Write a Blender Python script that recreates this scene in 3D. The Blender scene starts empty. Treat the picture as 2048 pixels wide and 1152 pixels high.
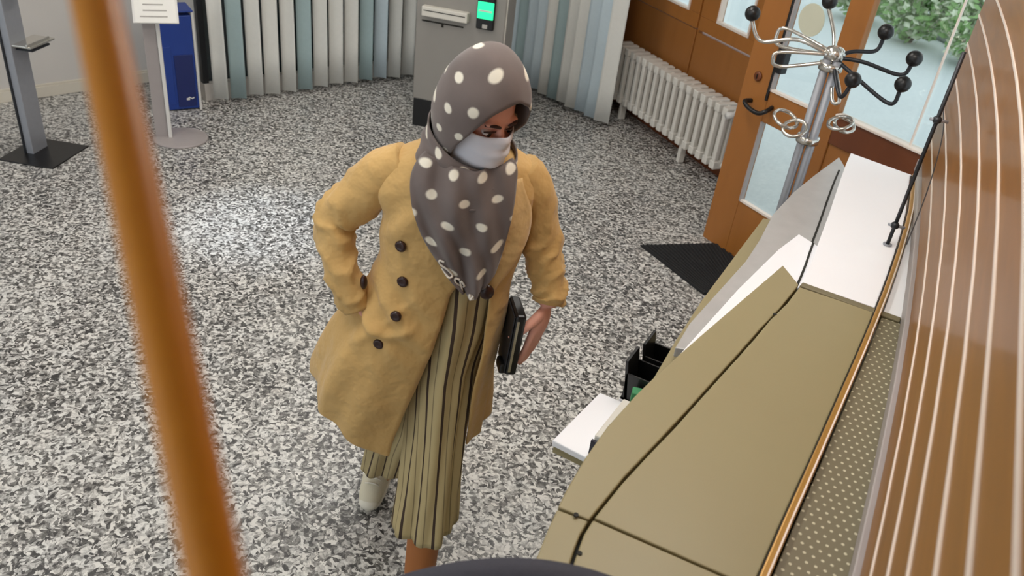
import bpy, bmesh, math, random
from mathutils import Vector, Matrix, noise
random.seed(7)
SC = bpy.context.scene
COL = SC.collection
PI = math.pi

# ------------------------------------------------------------------ camera
CAMH = 2.25
cd = bpy.data.cameras.new('camera')
cam = bpy.data.objects.new('camera', cd); COL.objects.link(cam)
R = ((0.86764807, 0.33908085, -0.36360831), (0.48549892, -0.42025083, 0.76660292), (0.10713368, -0.84167298, -0.52925321))
cam.matrix_world = Matrix(((R[0][0], -R[0][1], -R[0][2], 0), (R[1][0], -R[1][1], -R[1][2], 0), (R[2][0], -R[2][1], -R[2][2], CAMH), (0, 0, 0, 1)))
cd.sensor_width = 36; cd.lens = 29.0; cd.clip_start = 0.02; cd.clip_end = 100
cd.dof.use_dof = True; cd.dof.focus_distance = 2.6; cd.dof.aperture_fstop = 4.5
SC.camera = cam

# ------------------------------------------------------------------ world, exposure
w = bpy.data.worlds.new('world'); SC.world = w; w.use_nodes = True
bg = w.node_tree.nodes['Background']; bg.inputs[0].default_value = (0.86, 0.94, 1.0, 1); bg.inputs[1].default_value = 1.25
SC.view_settings.view_transform = 'Standard'; SC.view_settings.look = 'None'
SC.view_settings.exposure = 0.0; SC.view_settings.gamma = 1.0
LAMP_STRENGTH = 16.5

# ------------------------------------------------------------------ materials
def lin(c):
    return tuple(((v/255)/12.92 if v/255 <= .04045 else ((v/255+.055)/1.055)**2.4) for v in c) + (1.0,)
class N:
    def __init__(s, name):
        s.m = bpy.data.materials.new(name); s.m.use_nodes = True
        s.t = s.m.node_tree; s.b = s.t.nodes['Principled BSDF']
    def n(s, typ, **kw):
        o = s.t.nodes.new(typ)
        for k, v in kw.items():
            if k.startswith('i_'): o.inputs[k[2:].replace('_', ' ')].default_value = v
            else: setattr(o, k, v)
        return o
    def l(s, a, b): s.t.links.new(a, b)
    def math(s, op, a, b=None):
        o = s.t.nodes.new('ShaderNodeMath'); o.operation = op
        for i, v in enumerate((a, b)):
            if v is None: continue
            if isinstance(v, (int, float)): o.inputs[i].default_value = v
            else: s.l(v, o.inputs[i])
        return o.outputs[0]
    def mix(s, f, a, b):
        o = s.t.nodes.new('ShaderNodeMix'); o.data_type = 'RGBA'
        for i, v in ((0, f), (6, a), (7, b)):
            if isinstance(v, (int, float, tuple)): o.inputs[i].default_value = v
            else: s.l(v, o.inputs[i])
        return o.outputs[2]
def mat(name, rgb, rough=.5, metal=0.0, var=None, bump=None, coat=0.0, spec=.5, sheen=0.0):
    k = N(name); b = k.b
    b.inputs['Roughness'].default_value = rough; b.inputs['Metallic'].default_value = metal
    b.inputs['Coat Weight'].default_value = coat; b.inputs['Specular IOR Level'].default_value = spec
    b.inputs['Sheen Weight'].default_value = sheen
    c = lin(rgb); b.inputs['Base Color'].default_value = c
    tc = k.n('ShaderNodeTexCoord')
    if var:
        nz = k.n('ShaderNodeTexNoise', i_Scale=var[0], i_Detail=3.0); k.l(tc.outputs['Object'], nz.inputs['Vector'])
        a = tuple(min(1, x*(1-var[1])) for x in c[:3])+(1,); d = tuple(min(1, x*(1+var[1])) for x in c[:3])+(1,)
        k.l(k.mix(nz.outputs['Fac'], a, d), b.inputs['Base Color'])
    if bump:
        nb = k.n('ShaderNodeTexNoise', i_Scale=bump[0], i_Detail=4.0); k.l(tc.outputs['Object'], nb.inputs['Vector'])
        bp = k.n('ShaderNodeBump', i_Strength=bump[1], i_Distance=.01 if len(bump) < 3 else bump[2]); k.l(nb.outputs['Fac'], bp.inputs['Height']); k.l(bp.outputs['Normal'], b.inputs['Normal'])
    return k.m
def m_floor():
    k = N('granite_floor'); tc = k.n('ShaderNodeTexCoord')
    nz = k.n('ShaderNodeTexNoise', i_Scale=26.0, i_Detail=2.0); k.l(tc.outputs['Object'], nz.inputs['Vector'])
    mx = k.n('ShaderNodeVectorMath', operation='MULTIPLY_ADD'); mx.inputs[1].default_value = (.05, .05, .05)
    k.l(nz.outputs['Color'], mx.inputs[0]); k.l(tc.outputs['Object'], mx.inputs[2])
    v1 = k.n('ShaderNodeTexVoronoi', i_Scale=80.0); k.l(mx.outputs[0], v1.inputs['Vector'])
    v2 = k.n('ShaderNodeTexNoise', i_Scale=60.0, i_Detail=3.0, i_Roughness=.65); k.l(mx.outputs[0], v2.inputs['Vector'])
    sp = k.n('ShaderNodeSeparateColor'); k.l(v1.outputs['Color'], sp.inputs[0])
    f = k.math('ADD', k.math('MULTIPLY', sp.outputs[0], .50), k.math('MULTIPLY', v2.outputs['Fac'], .75))
    big = k.n('ShaderNodeTexNoise', i_Scale=1.3, i_Detail=2.0); k.l(tc.outputs['Object'], big.inputs['Vector'])
    f = k.math('ADD', f, k.math('MULTIPLY', k.math('SUBTRACT', big.outputs['Fac'], .5), .28))
    cr = k.n('ShaderNodeValToRGB'); k.l(f, cr.inputs[0]); e = cr.color_ramp.elements
    e[0].position = .38; e[0].color = lin((58, 57, 57)); e[1].position = .84; e[1].color = lin((228, 226, 222))
    for p, c in ((.48, (98, 96, 94)), (.58, (138, 136, 133)), (.68, (182, 180, 177))):
        x = e.new(p); x.color = lin(c)
    warm = k.n('ShaderNodeTexNoise', i_Scale=9.0); k.l(tc.outputs['Object'], warm.inputs['Vector'])
    tint = k.mix(warm.outputs['Fac'], (1.0, .97, .93, 1), (.95, .98, 1.0, 1))
    mm = k.n('ShaderNodeMix', data_type='RGBA', blend_type='MULTIPLY'); mm.inputs[0].default_value = 1
    k.l(cr.outputs[0], mm.inputs[6]); k.l(tint, mm.inputs[7]); k.l(mm.outputs[2], k.b.inputs['Base Color'])
    k.b.inputs['Roughness'].default_value = .33
    return k.m
def m_wood(name, rgb, rgb2, rough=.35, scale=(1, 1, 8), coat=0.0):
    k = N(name); tc = k.n('ShaderNodeTexCoord'); mp = k.n('ShaderNodeMapping'); mp.inputs['Scale'].default_value = scale
    k.l(tc.outputs['Object'], mp.inputs['Vector'])
    nz = k.n('ShaderNodeTexNoise', i_Scale=6.0, i_Detail=5.0, i_Distortion=.6); k.l(mp.outputs[0], nz.inputs['Vector'])
    k.l(k.mix(nz.outputs['Fac'], lin(rgb), lin(rgb2)), k.b.inputs['Base Color'])
    k.b.inputs['Roughness'].default_value = rough; k.b.inputs['Coat Weight'].default_value = coat; k.b.inputs['Coat Roughness'].default_value = .12
    return k.m
def m_dots(name, base, dot, cell, rad, jitter=.25, stagger=.5, base2=None):
    """polka dots printed in the metric UV of the cloth"""
    k = N(name); uv = k.n('ShaderNodeUVMap'); sx = k.n('ShaderNodeSeparateXYZ'); k.l(uv.outputs[0], sx.inputs[0])
    tc = k.n('ShaderNodeTexCoord'); nz = k.n('ShaderNodeTexNoise', i_Scale=9.0, i_Detail=1.0); k.l(tc.outputs['Object'], nz.inputs['Vector'])
    wob = k.math('MULTIPLY', k.math('SUBTRACT', nz.outputs['Fac'], .5), jitter)
    v = k.math('ADD', k.math('DIVIDE', sx.outputs[1], cell), wob)
    row = k.math('FLOOR', v)
    u = k.math('ADD', k.math('DIVIDE', sx.outputs[0], cell), k.math('MULTIPLY', row, stagger))
    u = k.math('SUBTRACT', u, wob)
    du = k.math('SUBTRACT', k.math('FRACT', u), .5); dv = k.math('SUBTRACT', k.math('FRACT', v), .5)
    d = k.math('SQRT', k.math('ADD', k.math('MULTIPLY', du, du), k.math('MULTIPLY', dv, dv)))
    mr = k.n('ShaderNodeMapRange'); mr.inputs[1].default_value = rad/cell-.03; mr.inputs[2].default_value = rad/cell+.03
    mr.inputs[3].default_value = 1; mr.inputs[4].default_value = 0; k.l(d, mr.inputs[0])
    bc = lin(base)
    if base2:
        n2 = k.n('ShaderNodeTexNoise', i_Scale=14.0, i_Detail=3.0); k.l(tc.outputs['Object'], n2.inputs['Vector'])
        bc = k.mix(n2.outputs['Fac'], lin(base), lin(base2))
    k.l(k.mix(mr.outputs[0], bc, lin(dot)), k.b.inputs['Base Color'])
    k.b.inputs['Roughness'].default_value = .85; k.b.inputs['Sheen Weight'].default_value = .2
    return k.m
def m_stripes(name, base, stripe, pitch, width):
    k = N(name); uv = k.n('ShaderNodeUVMap'); sx = k.n('ShaderNodeSeparateXYZ'); k.l(uv.outputs[0], sx.inputs[0])
    u = k.math('FRACT', k.math('DIVIDE', sx.outputs[0], pitch))
    a = k.math('LESS_THAN', u, width/pitch)
    u2 = k.math('FRACT', k.math('ADD', k.math('DIVIDE', sx.outputs[0], pitch), .42))
    b = k.math('MULTIPLY', k.math('LESS_THAN', u2, width*.45/pitch), .55)
    k.l(k.mix(k.math('MAXIMUM', a, b), lin(base), lin(stripe)), k.b.inputs['Base Color'])
    k.b.inputs['Roughness'].default_value = .85
    return k.m
def m_emit(name, rgb, s):
    k = N(name); k.b.inputs['Base Color'].default_value = lin(rgb)
    k.b.inputs['Emission Color'].default_value = lin(rgb); k.b.inputs['Emission Strength'].default_value = s
    return k.m
def m_glass(name, tint=(.95, .98, .97), refl=.09, rough=.02):
    k = N(name); t = k.t; out = t.nodes['Material Output']
    tr = k.n('ShaderNodeBsdfTransparent'); tr.inputs[0].default_value = tint+(1,)
    gl = k.n('ShaderNodeBsdfGlossy'); gl.inputs['Roughness'].default_value = rough
    mx = k.n('ShaderNodeMixShader'); mx.inputs[0].default_value = refl
    k.l(tr.outputs[0], mx.inputs[1]); k.l(gl.outputs[0], mx.inputs[2]); k.l(mx.outputs[0], out.inputs[0])
    return k.m
def m_perf():
    k = N('perforated_sheet'); tc = k.n('ShaderNodeTexCoord'); sx = k.n('ShaderNodeSeparateXYZ'); k.l(tc.outputs['Object'], sx.inputs[0])
    c = .021
    v = k.math('DIVIDE', sx.outputs[1], c); row = k.math('FLOOR', v)
    u = k.math('ADD', k.math('DIVIDE', sx.outputs[0], c*.8), k.math('MULTIPLY', row, .5))
    du = k.math('MULTIPLY', k.math('SUBTRACT', k.math('FRACT', u), .5), .8); dv = k.math('SUBTRACT', k.math('FRACT', v), .5)
    d = k.math('SQRT', k.math('ADD', k.math('MULTIPLY', du, du), k.math('MULTIPLY', dv, dv)))
    k.l(k.mix(k.math('LESS_THAN', d, .15), lin((121, 113, 90)), lin((205, 198, 170))), k.b.inputs['Base Color'])
    k.b.inputs['Roughness'].default_value = .45
    return k.m
M = dict(
    floor=m_floor(),
    white_wall=mat('white_wall_paint', (214, 210, 205), .7, var=(3, .04), bump=(90, .05)),
    ceiling=mat('ceiling_paint', (235, 235, 232), .8, bump=(60, .05)),
    base=mat('cream_baseboard', (222, 215, 200), .5, var=(8, .04)),
    door_wood=m_wood('orange_brown_wood', (146, 92, 40), (182, 118, 56), .38, (1, 1, .18)),
    door_panel=m_wood('brown_panel_wood', (140, 88, 40), (168, 110, 54), .42, (1, 1, .2)),
    dark_wood=m_wood('dark_red_wood', (96, 48, 24), (122, 66, 32), .4, (1, 1, .3)),
    plank=m_wood('lacquered_plank', (122, 76, 12), (162, 104, 28), .42, (6, .5, 6), coat=.14),
    strip=mat('pale_joint_strip', (240, 226, 214), .4, var=(20, .04)),
    grey_strip=mat('grey_strip', (168, 160, 158), .4, var=(12, .05)),
    pole=m_wood('orange_varnished_wood', (206, 128, 8), (224, 146, 20), .4, (20, 20, 3)),
    beige=mat('beige_laminate', (150, 138, 102), .42, var=(5, .035), bump=(160, .02)),
    beige_edge=mat('beige_edge_band', (118, 108, 80), .45, var=(10, .04)),
    white_lam=mat('white_laminate', (244, 244, 248), .35, var=(4, .012)),
    grey_lam=mat('grey_satin_laminate', (172, 170, 168), .3, var=(16, .13)),
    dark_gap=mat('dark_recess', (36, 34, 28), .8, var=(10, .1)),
    brass=mat('brass_rail', (178, 134, 66), .3, .35, var=(14, .12)),
    perf=m_perf(),
    glass=m_glass('clear_glass'), screen=m_glass('acrylic_screen', (.95, .96, .95), .05, .05),
    dark_pane=mat('dark_window_glass', (34, 46, 50), .15, var=(2, .3)),
    steel=mat('brushed_steel', (160, 163, 170), .42, .35, var=(30, .08), bump=(220, .05)),
    chrome=mat('chrome', (215, 212, 205), .18, .9, var=(20, .04)),
    dark_metal=mat('dark_metal', (52, 54, 58), .4, .5, var=(20, .1)),
    black=mat('black_plastic', (18, 17, 18), .35, var=(14, .2)),
    black_mat=mat('black_rubber', (30, 30, 32), .8, var=(60, .2), bump=(200, .3)),
    slate=mat('slate_fabric', (58, 58, 68), .8, var=(90, .12), bump=(300, .25)),
    radiator=mat('white_enamel', (226, 222, 214), .4, var=(7, .03)),
    slat_a=mat('cream_blind_fabric', (230, 230, 224), .8, var=(40, .04), bump=(300, .08)),
    slat_b=mat('pale_teal_blind_fabric', (168, 190, 192), .8, var=(40, .05), bump=(300, .08)),
    slat_c=mat('pale_blue_blind_fabric', (202, 218, 226), .8, var=(40, .05), bump=(300, .08)),
    kiosk=mat('grey_kiosk_steel', (148, 144, 138), .45, .1, var=(6, .04), bump=(260, .03)),
    kiosk_white=mat('off_white_plastic', (218, 214, 204), .45, var=(12, .03)),
    green=m_emit('green_reader_glow', (40, 224, 156), 1.0),
    blue=mat('blue_plastic', (34, 66, 150), .4, var=(8, .08)),
    navy=mat('dark_blue_plastic', (30, 44, 104), .4, var=(8, .08)),
    white_plastic=mat('white_plastic', (228, 226, 222), .45, var=(10, .02)),
    paper=mat('white_paper', (240, 238, 232), .7, var=(30, .02)),
    print_=mat('grey_print', (176, 172, 166), .8, var=(60, .1)),
    green_item=mat('green_card', (60, 140, 90), .6, var=(20, .1)),
    coat=mat('tan_coat_cotton', (200, 162, 100), .8, var=(6, .07), bump=(7.5, .55, .05), sheen=.15),
    coat_light=mat('tan_lapel_cotton', (206, 172, 116), .8, var=(7, .05), bump=(9, .5, .04), sheen=.15),
    button=mat('dark_brown_button', (48, 22, 16), .3, var=(40, .2)),
    scarf=m_dots('dotted_grey_scarf', (94, 84, 80), (226, 220, 204), .076, .0130, .34, .5, (114, 102, 99)),
    scarf_plain=mat('grey_scarf_cloth', (92, 82, 79), .88, var=(30, .12), bump=(60, .2), sheen=.2),
    scarf_mark=mat('pale_print', (220, 212, 200), .8, var=(30, .04)),
    trousers=m_stripes('striped_linen', (178, 160, 116), (62, 46, 34), .046, .0066),
    skin=mat('skin', (226, 166, 146), .5, var=(22, .08), bump=(120, .05)),
    brow=mat('dark_brow_hair', (58, 34, 26), .8, var=(60, .1)),
    eye_white=mat('eye_white', (214, 200, 192), .3, var=(40, .04)), iris=mat('dark_iris', (34, 20, 14), .2, var=(60, .2)),
    mask=mat('white_face_mask', (224, 224, 232), .8, var=(20, .02), bump=(200, .05)),
    stocking=mat('tan_stocking', (170, 104, 50), .6, var=(16, .08)),
    shoe=mat('cream_canvas', (212, 204, 180), .7, var=(20, .05), bump=(240, .12)),
    sole=mat('white_rubber', (226, 220, 204), .6, var=(20, .04)),
    pavement=mat('pale_pavement', (218, 226, 226), .8, var=(2.2, .07), bump=(16, .2)),
    kerb=mat('kerb_stone', (140, 150, 150), .8, var=(8, .1)),
    leaf=mat('bush_leaf', (142, 186, 112), .6, var=(1.6, .35)), leaf2=mat('pale_bush_leaf', (224, 234, 206), .6, var=(3, .15)),
    bark=mat('bark', (80, 66, 50), .9, var=(12, .2)),
    sticker=mat('pale_disc', (206, 206, 184), .6, var=(14, .03)),
    lamp=m_emit('lamp_diffuser', (255, 250, 243), LAMP_STRENGTH),
)

# ------------------------------------------------------------------ mesh helpers
class MB:
    def __init__(s): s.v = []; s.f = []; s.uv = {}
    def add(s, vs, fs, uvs=None):
        o = len(s.v); s.v += [tuple(v) for v in vs]
        for f in fs: s.f.append(tuple(i+o for i in f))
        if uvs:
            for i, u in enumerate(uvs): s.uv[o+i] = u
        return s
    def box(s, c, size, rz=0.0, rot=None):
        x, y, z = (q/2 for q in size); m = rot or Matrix.Rotation(rz, 3, 'Z')
        vs = [Vector(c)+m @ Vector((a*x, b*y, d*z)) for a in (-1, 1) for b in (-1, 1) for d in (-1, 1)]
        return s.add(vs, [(0, 1, 3, 2), (4, 6, 7, 5), (0, 4, 5, 1), (2, 3, 7, 6), (0, 2, 6, 4), (1, 5, 7, 3)])
    def prism(s, poly, z0, z1):
        n = len(poly)
        zs = (lambda z, i: z[i] if isinstance(z, (list, tuple)) else z)
        vs = [(p[0], p[1], zs(z0, i)) for i, p in enumerate(poly)]+[(p[0], p[1], zs(z1, i)) for i, p in enumerate(poly)]
        return s.add(vs, [tuple(range(n))[::-1], tuple(range(n, 2*n))]+[(i, (i+1) % n, n+(i+1) % n, n+i) for i in range(n)])
    def tube(s, pts, r, seg=10, cap=True):
        pts = [Vector(p) for p in pts]; n = len(pts); rs = r if isinstance(r, (list, tuple)) else [r]*n
        vs = []; up = None
        for i, p in enumerate(pts):
            t = (pts[min(i+1, n-1)]-pts[max(i-1, 0)]).normalized()
            if up is None: up = t.orthogonal().normalized()
            a = (up-t*up.dot(t)).normalized(); b = t.cross(a); up = a
            for k in range(seg):
                q = 2*PI*k/seg; vs.append(p+(a*math.cos(q)+b*math.sin(q))*rs[i])
        fs = [(i*seg+k, i*seg+(k+1) % seg, (i+1)*seg+(k+1) % seg, (i+1)*seg+k) for i in range(n-1) for k in range(seg)]
        if cap: fs += [tuple(range(seg))[::-1], tuple(range((n-1)*seg, n*seg))]
        return s.add(vs, fs)
    def lathe(s, prof, c=(0, 0, 0), seg=24, rot=None):
        m = rot or Matrix.Identity(3); c = Vector(c); vs = []
        for r, z in prof:
            for k in range(seg):
                q = 2*PI*k/seg; vs.append(c+m @ Vector((r*math.cos(q), r*math.sin(q), z)))
        n = len(prof)
        fs = [(i*seg+k, i*seg+(k+1) % seg, (i+1)*seg+(k+1) % seg, (i+1)*seg+k) for i in range(n-1) for k in range(seg)]
        fs += [tuple(range(seg))[::-1], tuple(range((n-1)*seg, n*seg))]
        return s.add(vs, fs)
    def ball(s, c, r, seg=16, rings=10, rot=None):
        r = r if isinstance(r, (list, tuple)) else (r, r, r); m = rot or Matrix.Identity(3); c = Vector(c)
        vs = []
        for i in range(rings+1):
            a = max(1e-3, min(PI-1e-3, PI*i/rings))
            for k in range(seg):
                q = 2*PI*k/seg
                vs.append(c+m @ Vector((r[0]*math.sin(a)*math.cos(q), r[1]*math.sin(a)*math.sin(q), -r[2]*math.cos(a))))
        fs = [(i*seg+k, i*seg+(k+1) % seg, (i+1)*seg+(k+1) % seg, (i+1)*seg+k) for i in range(rings) for k in range(seg)]
        fs += [tuple(range(seg))[::-1], tuple(range(rings*seg, (rings+1)*seg))]
        return s.add(vs, fs)
    def grid(s, fn, nu, nv, uvfn=None, wrap=False):
        vs = []; uvs = []
        cols = nu if wrap else nu+1
        for j in range(nv+1):
            for i in range(cols):
                vs.append(fn(i/nu, j/nv)); uvs.append(uvfn(i/nu, j/nv) if uvfn else (i/nu, j/nv))
        fs = [(j*cols+i, j*cols+(i+1) % cols, (j+1)*cols+(i+1) % cols, (j+1)*cols+i) for j in range(nv) for i in range(nu)]
        return s.add(vs, fs, uvs)
    def mesh(s, name, m, smooth=False):
        me = bpy.data.meshes.new(name); me.from_pydata(s.v, [], s.f)
        if s.uv:
            uvl = me.uv_layers.new(name='UVMap')
            for l in me.loops: uvl.data[l.index].uv = s.uv.get(l.vertex_index, (0, 0))
        bm = bmesh.new(); bm.from_mesh(me); bmesh.ops.recalc_face_normals(bm, faces=bm.faces); bm.to_mesh(me); bm.free()
        if smooth:
            for p in me.polygons: p.use_smooth = True
        me.materials.append(M[m] if isinstance(m, str) else m)
        return me
    def build(s, name, m, parent=None, smooth=False, bevel=0.0, solid=0.0, sub=0):
        o = bpy.data.objects.new(name, s.mesh(name, m, smooth)); COL.objects.link(o); o.parent = parent
        if solid:
            q = o.modifiers.new('thick', 'SOLIDIFY'); q.thickness = solid; q.offset = 0
        if bevel:
            q = o.modifiers.new('bevel', 'BEVEL'); q.width = bevel; q.segments = 2; q.limit_method = 'ANGLE'
        if sub:
            q = o.modifiers.new('sub', 'SUBSURF'); q.levels = sub; q.render_levels = sub
        return o
def tag(o, label, cat, group=None):
    o['label'] = label; o['category'] = cat
    if group: o['group'] = group
    return o
def thing(name, label, cat, loc=(0, 0, 0), rz=0.0, group=None):
    o = bpy.data.objects.new(name, None); COL.objects.link(o); o.location = loc; o.rotation_euler = (0, 0, rz); o.empty_display_size = .1
    return tag(o, label, cat, group)
def struct(o): o['kind'] = 'structure'; return o
def catmull(pts, n):
    pts = [Vector(p) for p in pts]; out = []
    P = [pts[0]*2-pts[1]]+pts+[pts[-1]*2-pts[-2]]
    for i in range(1, len(P)-2):
        for k in range(n):
            t = k/n; a, b, c, d = P[i-1], P[i], P[i+1], P[i+2]
            out.append(.5*((2*b)+(c-a)*t+(2*a-5*b+4*c-d)*t*t+(3*b-a-3*c+d)*t**3))
    out.append(pts[-1]); return out
def lerp_tab(tab, x):
    """tab rows sorted by first column (descending or ascending); smooth interpolation of the rest"""
    rows = sorted(tab)
    if x <= rows[0][0]: return rows[0][1:]
    if x >= rows[-1][0]: return rows[-1][1:]
    for i in range(len(rows)-1):
        if rows[i][0] <= x <= rows[i+1][0]:
            t = (x-rows[i][0])/(rows[i+1][0]-rows[i][0])
            p0 = rows[max(i-1, 0)]; p1 = rows[i]; p2 = rows[i+1]; p3 = rows[min(i+2, len(rows)-1)]
            return tuple(.5*(2*b+(c-a)*t+(2*a-5*b+4*c-d)*t*t+(3*b-a-3*c+d)*t**3) for a, b, c, d in zip(p0[1:], p1[1:], p2[1:], p3[1:]))
class Plane2:
    """a vertical wall plane: u along it, off towards the room"""
    def __init__(s, o, t): s.o = Vector((o[0], o[1], 0)); s.t = Vector((t[0], t[1], 0)).normalized(); s.n = Vector((s.t.y, -s.t.x, 0)); s.rz = math.atan2(s.t.y, s.t.x)
    def p(s, u, z, off=0.0): return s.o+s.t*u+s.n*off+Vector((0, 0, z))
    def box(s, mb, u0, u1, z0, z1, o0, o1): return mb.box(s.p((u0+u1)/2, (z0+z1)/2, (o0+o1)/2), (abs(u1-u0), abs(o1-o0), abs(z1-z0)), s.rz)
CEIL = 2.9

# ================================================================== SETTING
# floor
struct(MB().prism([(-7, -3), (1.2, -3), (1.2, 3.35), (-.88, 4.50), (-1.02, 5.45), (-2.0, 6.15), (-2.0, 6.7), (-7, 6.7)], -.12, 0).build('floor', 'floor'))
struct(MB().box((-2.9, 1.9, CEIL+.05), (8.4, 9.8, .1)).build('ceiling', 'ceiling'))
# left wall, set back behind the blinds
WL = Plane2((-5.415, 3.099), (.186, .584))
o = MB(); WL.box(o, -6, 1.55, 0, CEIL, -.15, 0); struct(o.build('wall_left', 'white_wall'))
o = MB(); WL.box(o, -6, 1.5, 0, .075, 0, .018); WL.box(o, -6, 1.5, .075, .09, 0, .010); struct(o.build('baseboard_left', 'base', bevel=.003))
# short white return beside the blinds
RT = Plane2((-4.95, 4.32), (1, -.12))
o = MB(); RT.box(o, -.4, .42, 0, CEIL, -.12, 0); struct(o.build('wall_alcove', 'white_wall'))
# window wall behind the left blinds
WA = Plane2((-4.423, 4.013), (.367, .930))
o = MB(); WA.box(o, .0, 2.55, 0, .12, -.22, -.12); WA.box(o, .0, 2.55, 2.35, CEIL, -.22, -.12); WA.box(o, 2.35, 2.55, .12, 2.35, -.22, -.12)
struct(o.build('wall_window_side', 'white_wall'))
win = bpy.data.objects.new('window_1', None); COL.objects.link(win); struct(win)
o = MB(); WA.box(o, 0, 2.35, .12, 2.35, -.19, -.18); o.build('pane', 'dark_pane', win)
for u in (.0, .78, 1.56, 2.31):
    o = MB(); WA.box(o, u, u+.04, .12, 2.35, -.18, -.14); o.build('mullion', 'dark_metal', win)
# window wall behind the right blinds
WBb = Plane2((-3.526, 6.29), (.928, -.371))
o = MB(); WBb.box(o, -.1, 1.22, 0, .1, -.25, -.14); WBb.box(o, -.1, 1.22, 2.35, CEIL, -.25, -.14); WBb.box(o, -.1, .05, .1, 2.35, -.25, -.14); WBb.box(o, 1.16, 1.22, .1, 2.35, -.25, -.14)
struct(o.build('wall_back', 'white_wall'))
win = bpy.data.objects.new('window_2', None); COL.objects.link(win); struct(win)
o = MB(); WBb.box(o, .05, 1.16, .1, 2.35, -.22, -.21); o.build('pane', 'dark_pane', win)
for u in (.05, .60, 1.12):
    o = MB(); WBb.box(o, u, u+.04, .1, 2.35, -.21, -.17); o.build('mullion', 'dark_metal', win)

RC = Plane2((-2.325, 6.10), (-.34, .94))
o = MB(); RC.box(o, 0, .52, 0, CEIL, 0, .06); struct(o.build('wall_corner', 'white_wall'))
# ---- wooden entrance wall behind the radiator
WB = Plane2((-1.27, 5.59), (.8, -.6))
ent = bpy.data.objects.new('wall_entrance', None); COL.objects.link(ent); struct(ent)
def wpart(name, m, u0, u1, z0, z1, o0, o1, pl=WB, par=ent, bevel=.004):
    b = MB(); pl.box(b, u0, u1, z0, z1, o0, o1); return b.build(name, m, par, bevel=bevel)
wpart('jamb', 'dark_wood', -1.53, -1.47, 0, 2.3, -.10, .03)
wpart('lower_panel', 'door_panel', -1.47, -.415, .06, .85, -.05, .0)
wpart('lower_panel', 'door_panel', -.395, .24, .06, .84, -.05, .0)
wpart('plinth', 'dark_wood', -1.47, .24, 0, .06, -.05, .01)
wpart('stile', 'door_wood', -.415, -.395, .06, 2.3, -.05, -.012)
for a, b_, zb in ((-1.465, -.415, .955), (-.395, .24, .950)):
    wpart('rail', 'door_wood', a, b_, .856, zb, -.05, .004)
    wpart('rail', 'door_wood', a, b_, 2.0, 2.3, -.05, .004)
wpart('stile', 'door_wood', -1.465, -.98, .955, 2.0, -.05, .004)
wpart('stile', 'door_wood', -.535, -.415, .955, 2.0, -.05, .004)
wpart('stile', 'door_wood', -.395, -.205, .950, 2.0, -.05, .004)
wpart('stile', 'door_wood', .14, .24, .950, 2.0, -.05, .004)
for a, b_ in ((-.98, -.535), (-.205, .14)):
    wpart('pane', 'glass', a, b_, .95, 2.0, -.034, -.028, bevel=0)
    wpart('glazing_bead', 'strip', a, b_, .95, .968, -.03, .012)
    wpart('glazing_bead', 'strip', a, a+.016, .968, 2.0, -.03, .012)
    wpart('glazing_bead', 'strip', b_-.016, b_, .968, 2.0, -.03, .012)
wpart('upper_wall', 'white_wall', -1.53, .24, 2.3, CEIL, -.1, 0)

# ---- glazed front of the porch
DP = Plane2((-.854, 4.471), (.866, -.5))
def dpart(name, m, u0, u1, z0, z1, o0, o1, par, bevel=.004): return wpart(name, m, u0, u1, z0, z1, o0, o1, DP, par, bevel)
dr = bpy.data.objects.new('door_1', None); COL.objects.link(dr); struct(dr)
dpart('stile', 'door_wood', -.075, .12, .0, 2.25, -.045, .0, dr)
dpart('stile', 'door_wood', .43, .555, .0, 2.25, -.045, .0, dr)
dpart('rail', 'door_wood', .12, .43, .0, .335, -.045, .0, dr)
dpart('rail', 'door_wood', .12, .43, .805, .975, -.045, .0, dr)
dpart('rail', 'door_wood', .12, .43, 2.1, 2.25, -.045, .0, dr)
dpart('pane', 'glass', .12, .43, .335, .805, -.026, -.020, dr, 0)
dpart('pane', 'glass', .12, .43, .975, 2.1, -.026, -.020, dr, 0)
for z0, z1 in ((.335, .805), (.975, 2.1)):
    dpart('glazing_bead', 'grey_strip', .12, .132, z0, z1, -.02, .006, dr, 0)
    dpart('glazing_bead', 'strip', .132, .43, z0, z0+.012, -.02, .006, dr, 0)
dpart('edge_gasket', 'black', .108, .122, .92, 1.45, -.02, .012, dr)
dpart('lock_case', 'black', .122, .175, 1.08, 1.20, -.02, .03, dr, .006)
rt = Matrix.Rotation(DP.rz, 3, 'Z') @ Matrix.Rotation(PI/2, 3, 'X')
o = MB().lathe([(.001, 0), (.026, 0), (.026, .008), (.018, .012), (.001, .012)], DP.p(.02, 1.02, 0), 20, rt); lk = o.build('lock_rosette', 'dark_wood', dr, True)
o = MB(); DP.box(o, .017, .023, 1.008, 1.032, .012, .016); o.build('keyhole', 'black', lk)
pts = catmull([DP.p(.015, .885, 0), DP.p(.015, .885, .05), DP.p(.06, .868, .062), DP.p(.13, .862, .062), DP.p(.165, .88, .05), DP.p(.165, .90, 0)], 6)
MB().tube(pts, .012, 10).build('lever_handle', 'black', dr, True)
wn = bpy.data.objects.new('window_3', None); COL.objects.link(wn); struct(wn)
dpart('rail', 'dark_wood', .555, 1.75, .86, 1.0, -.045, .0, wn)
dpart('lower_panel', 'door_wood', .555, 1.75, .0, .86, -.045, -.012, wn)
dpart('sill_bead', 'strip', .555, 1.75, 1.0, 1.014, -.045, .012, wn)
dpart('pane', 'glass', .555, 1.75, 1.014, 2.1, -.026, -.020, wn, 0)
dpart('rail', 'dark_wood', .555, 1.75, 2.1, 2.25, -.045, .0, wn)
dpart('mullion', 'strip', .958, .968, .9, 2.1, -.020, -.008, wn)
dpart('mullion', 'steel', 1.10, 1.115, .9, 2.1, -.03, .01, wn)
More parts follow.
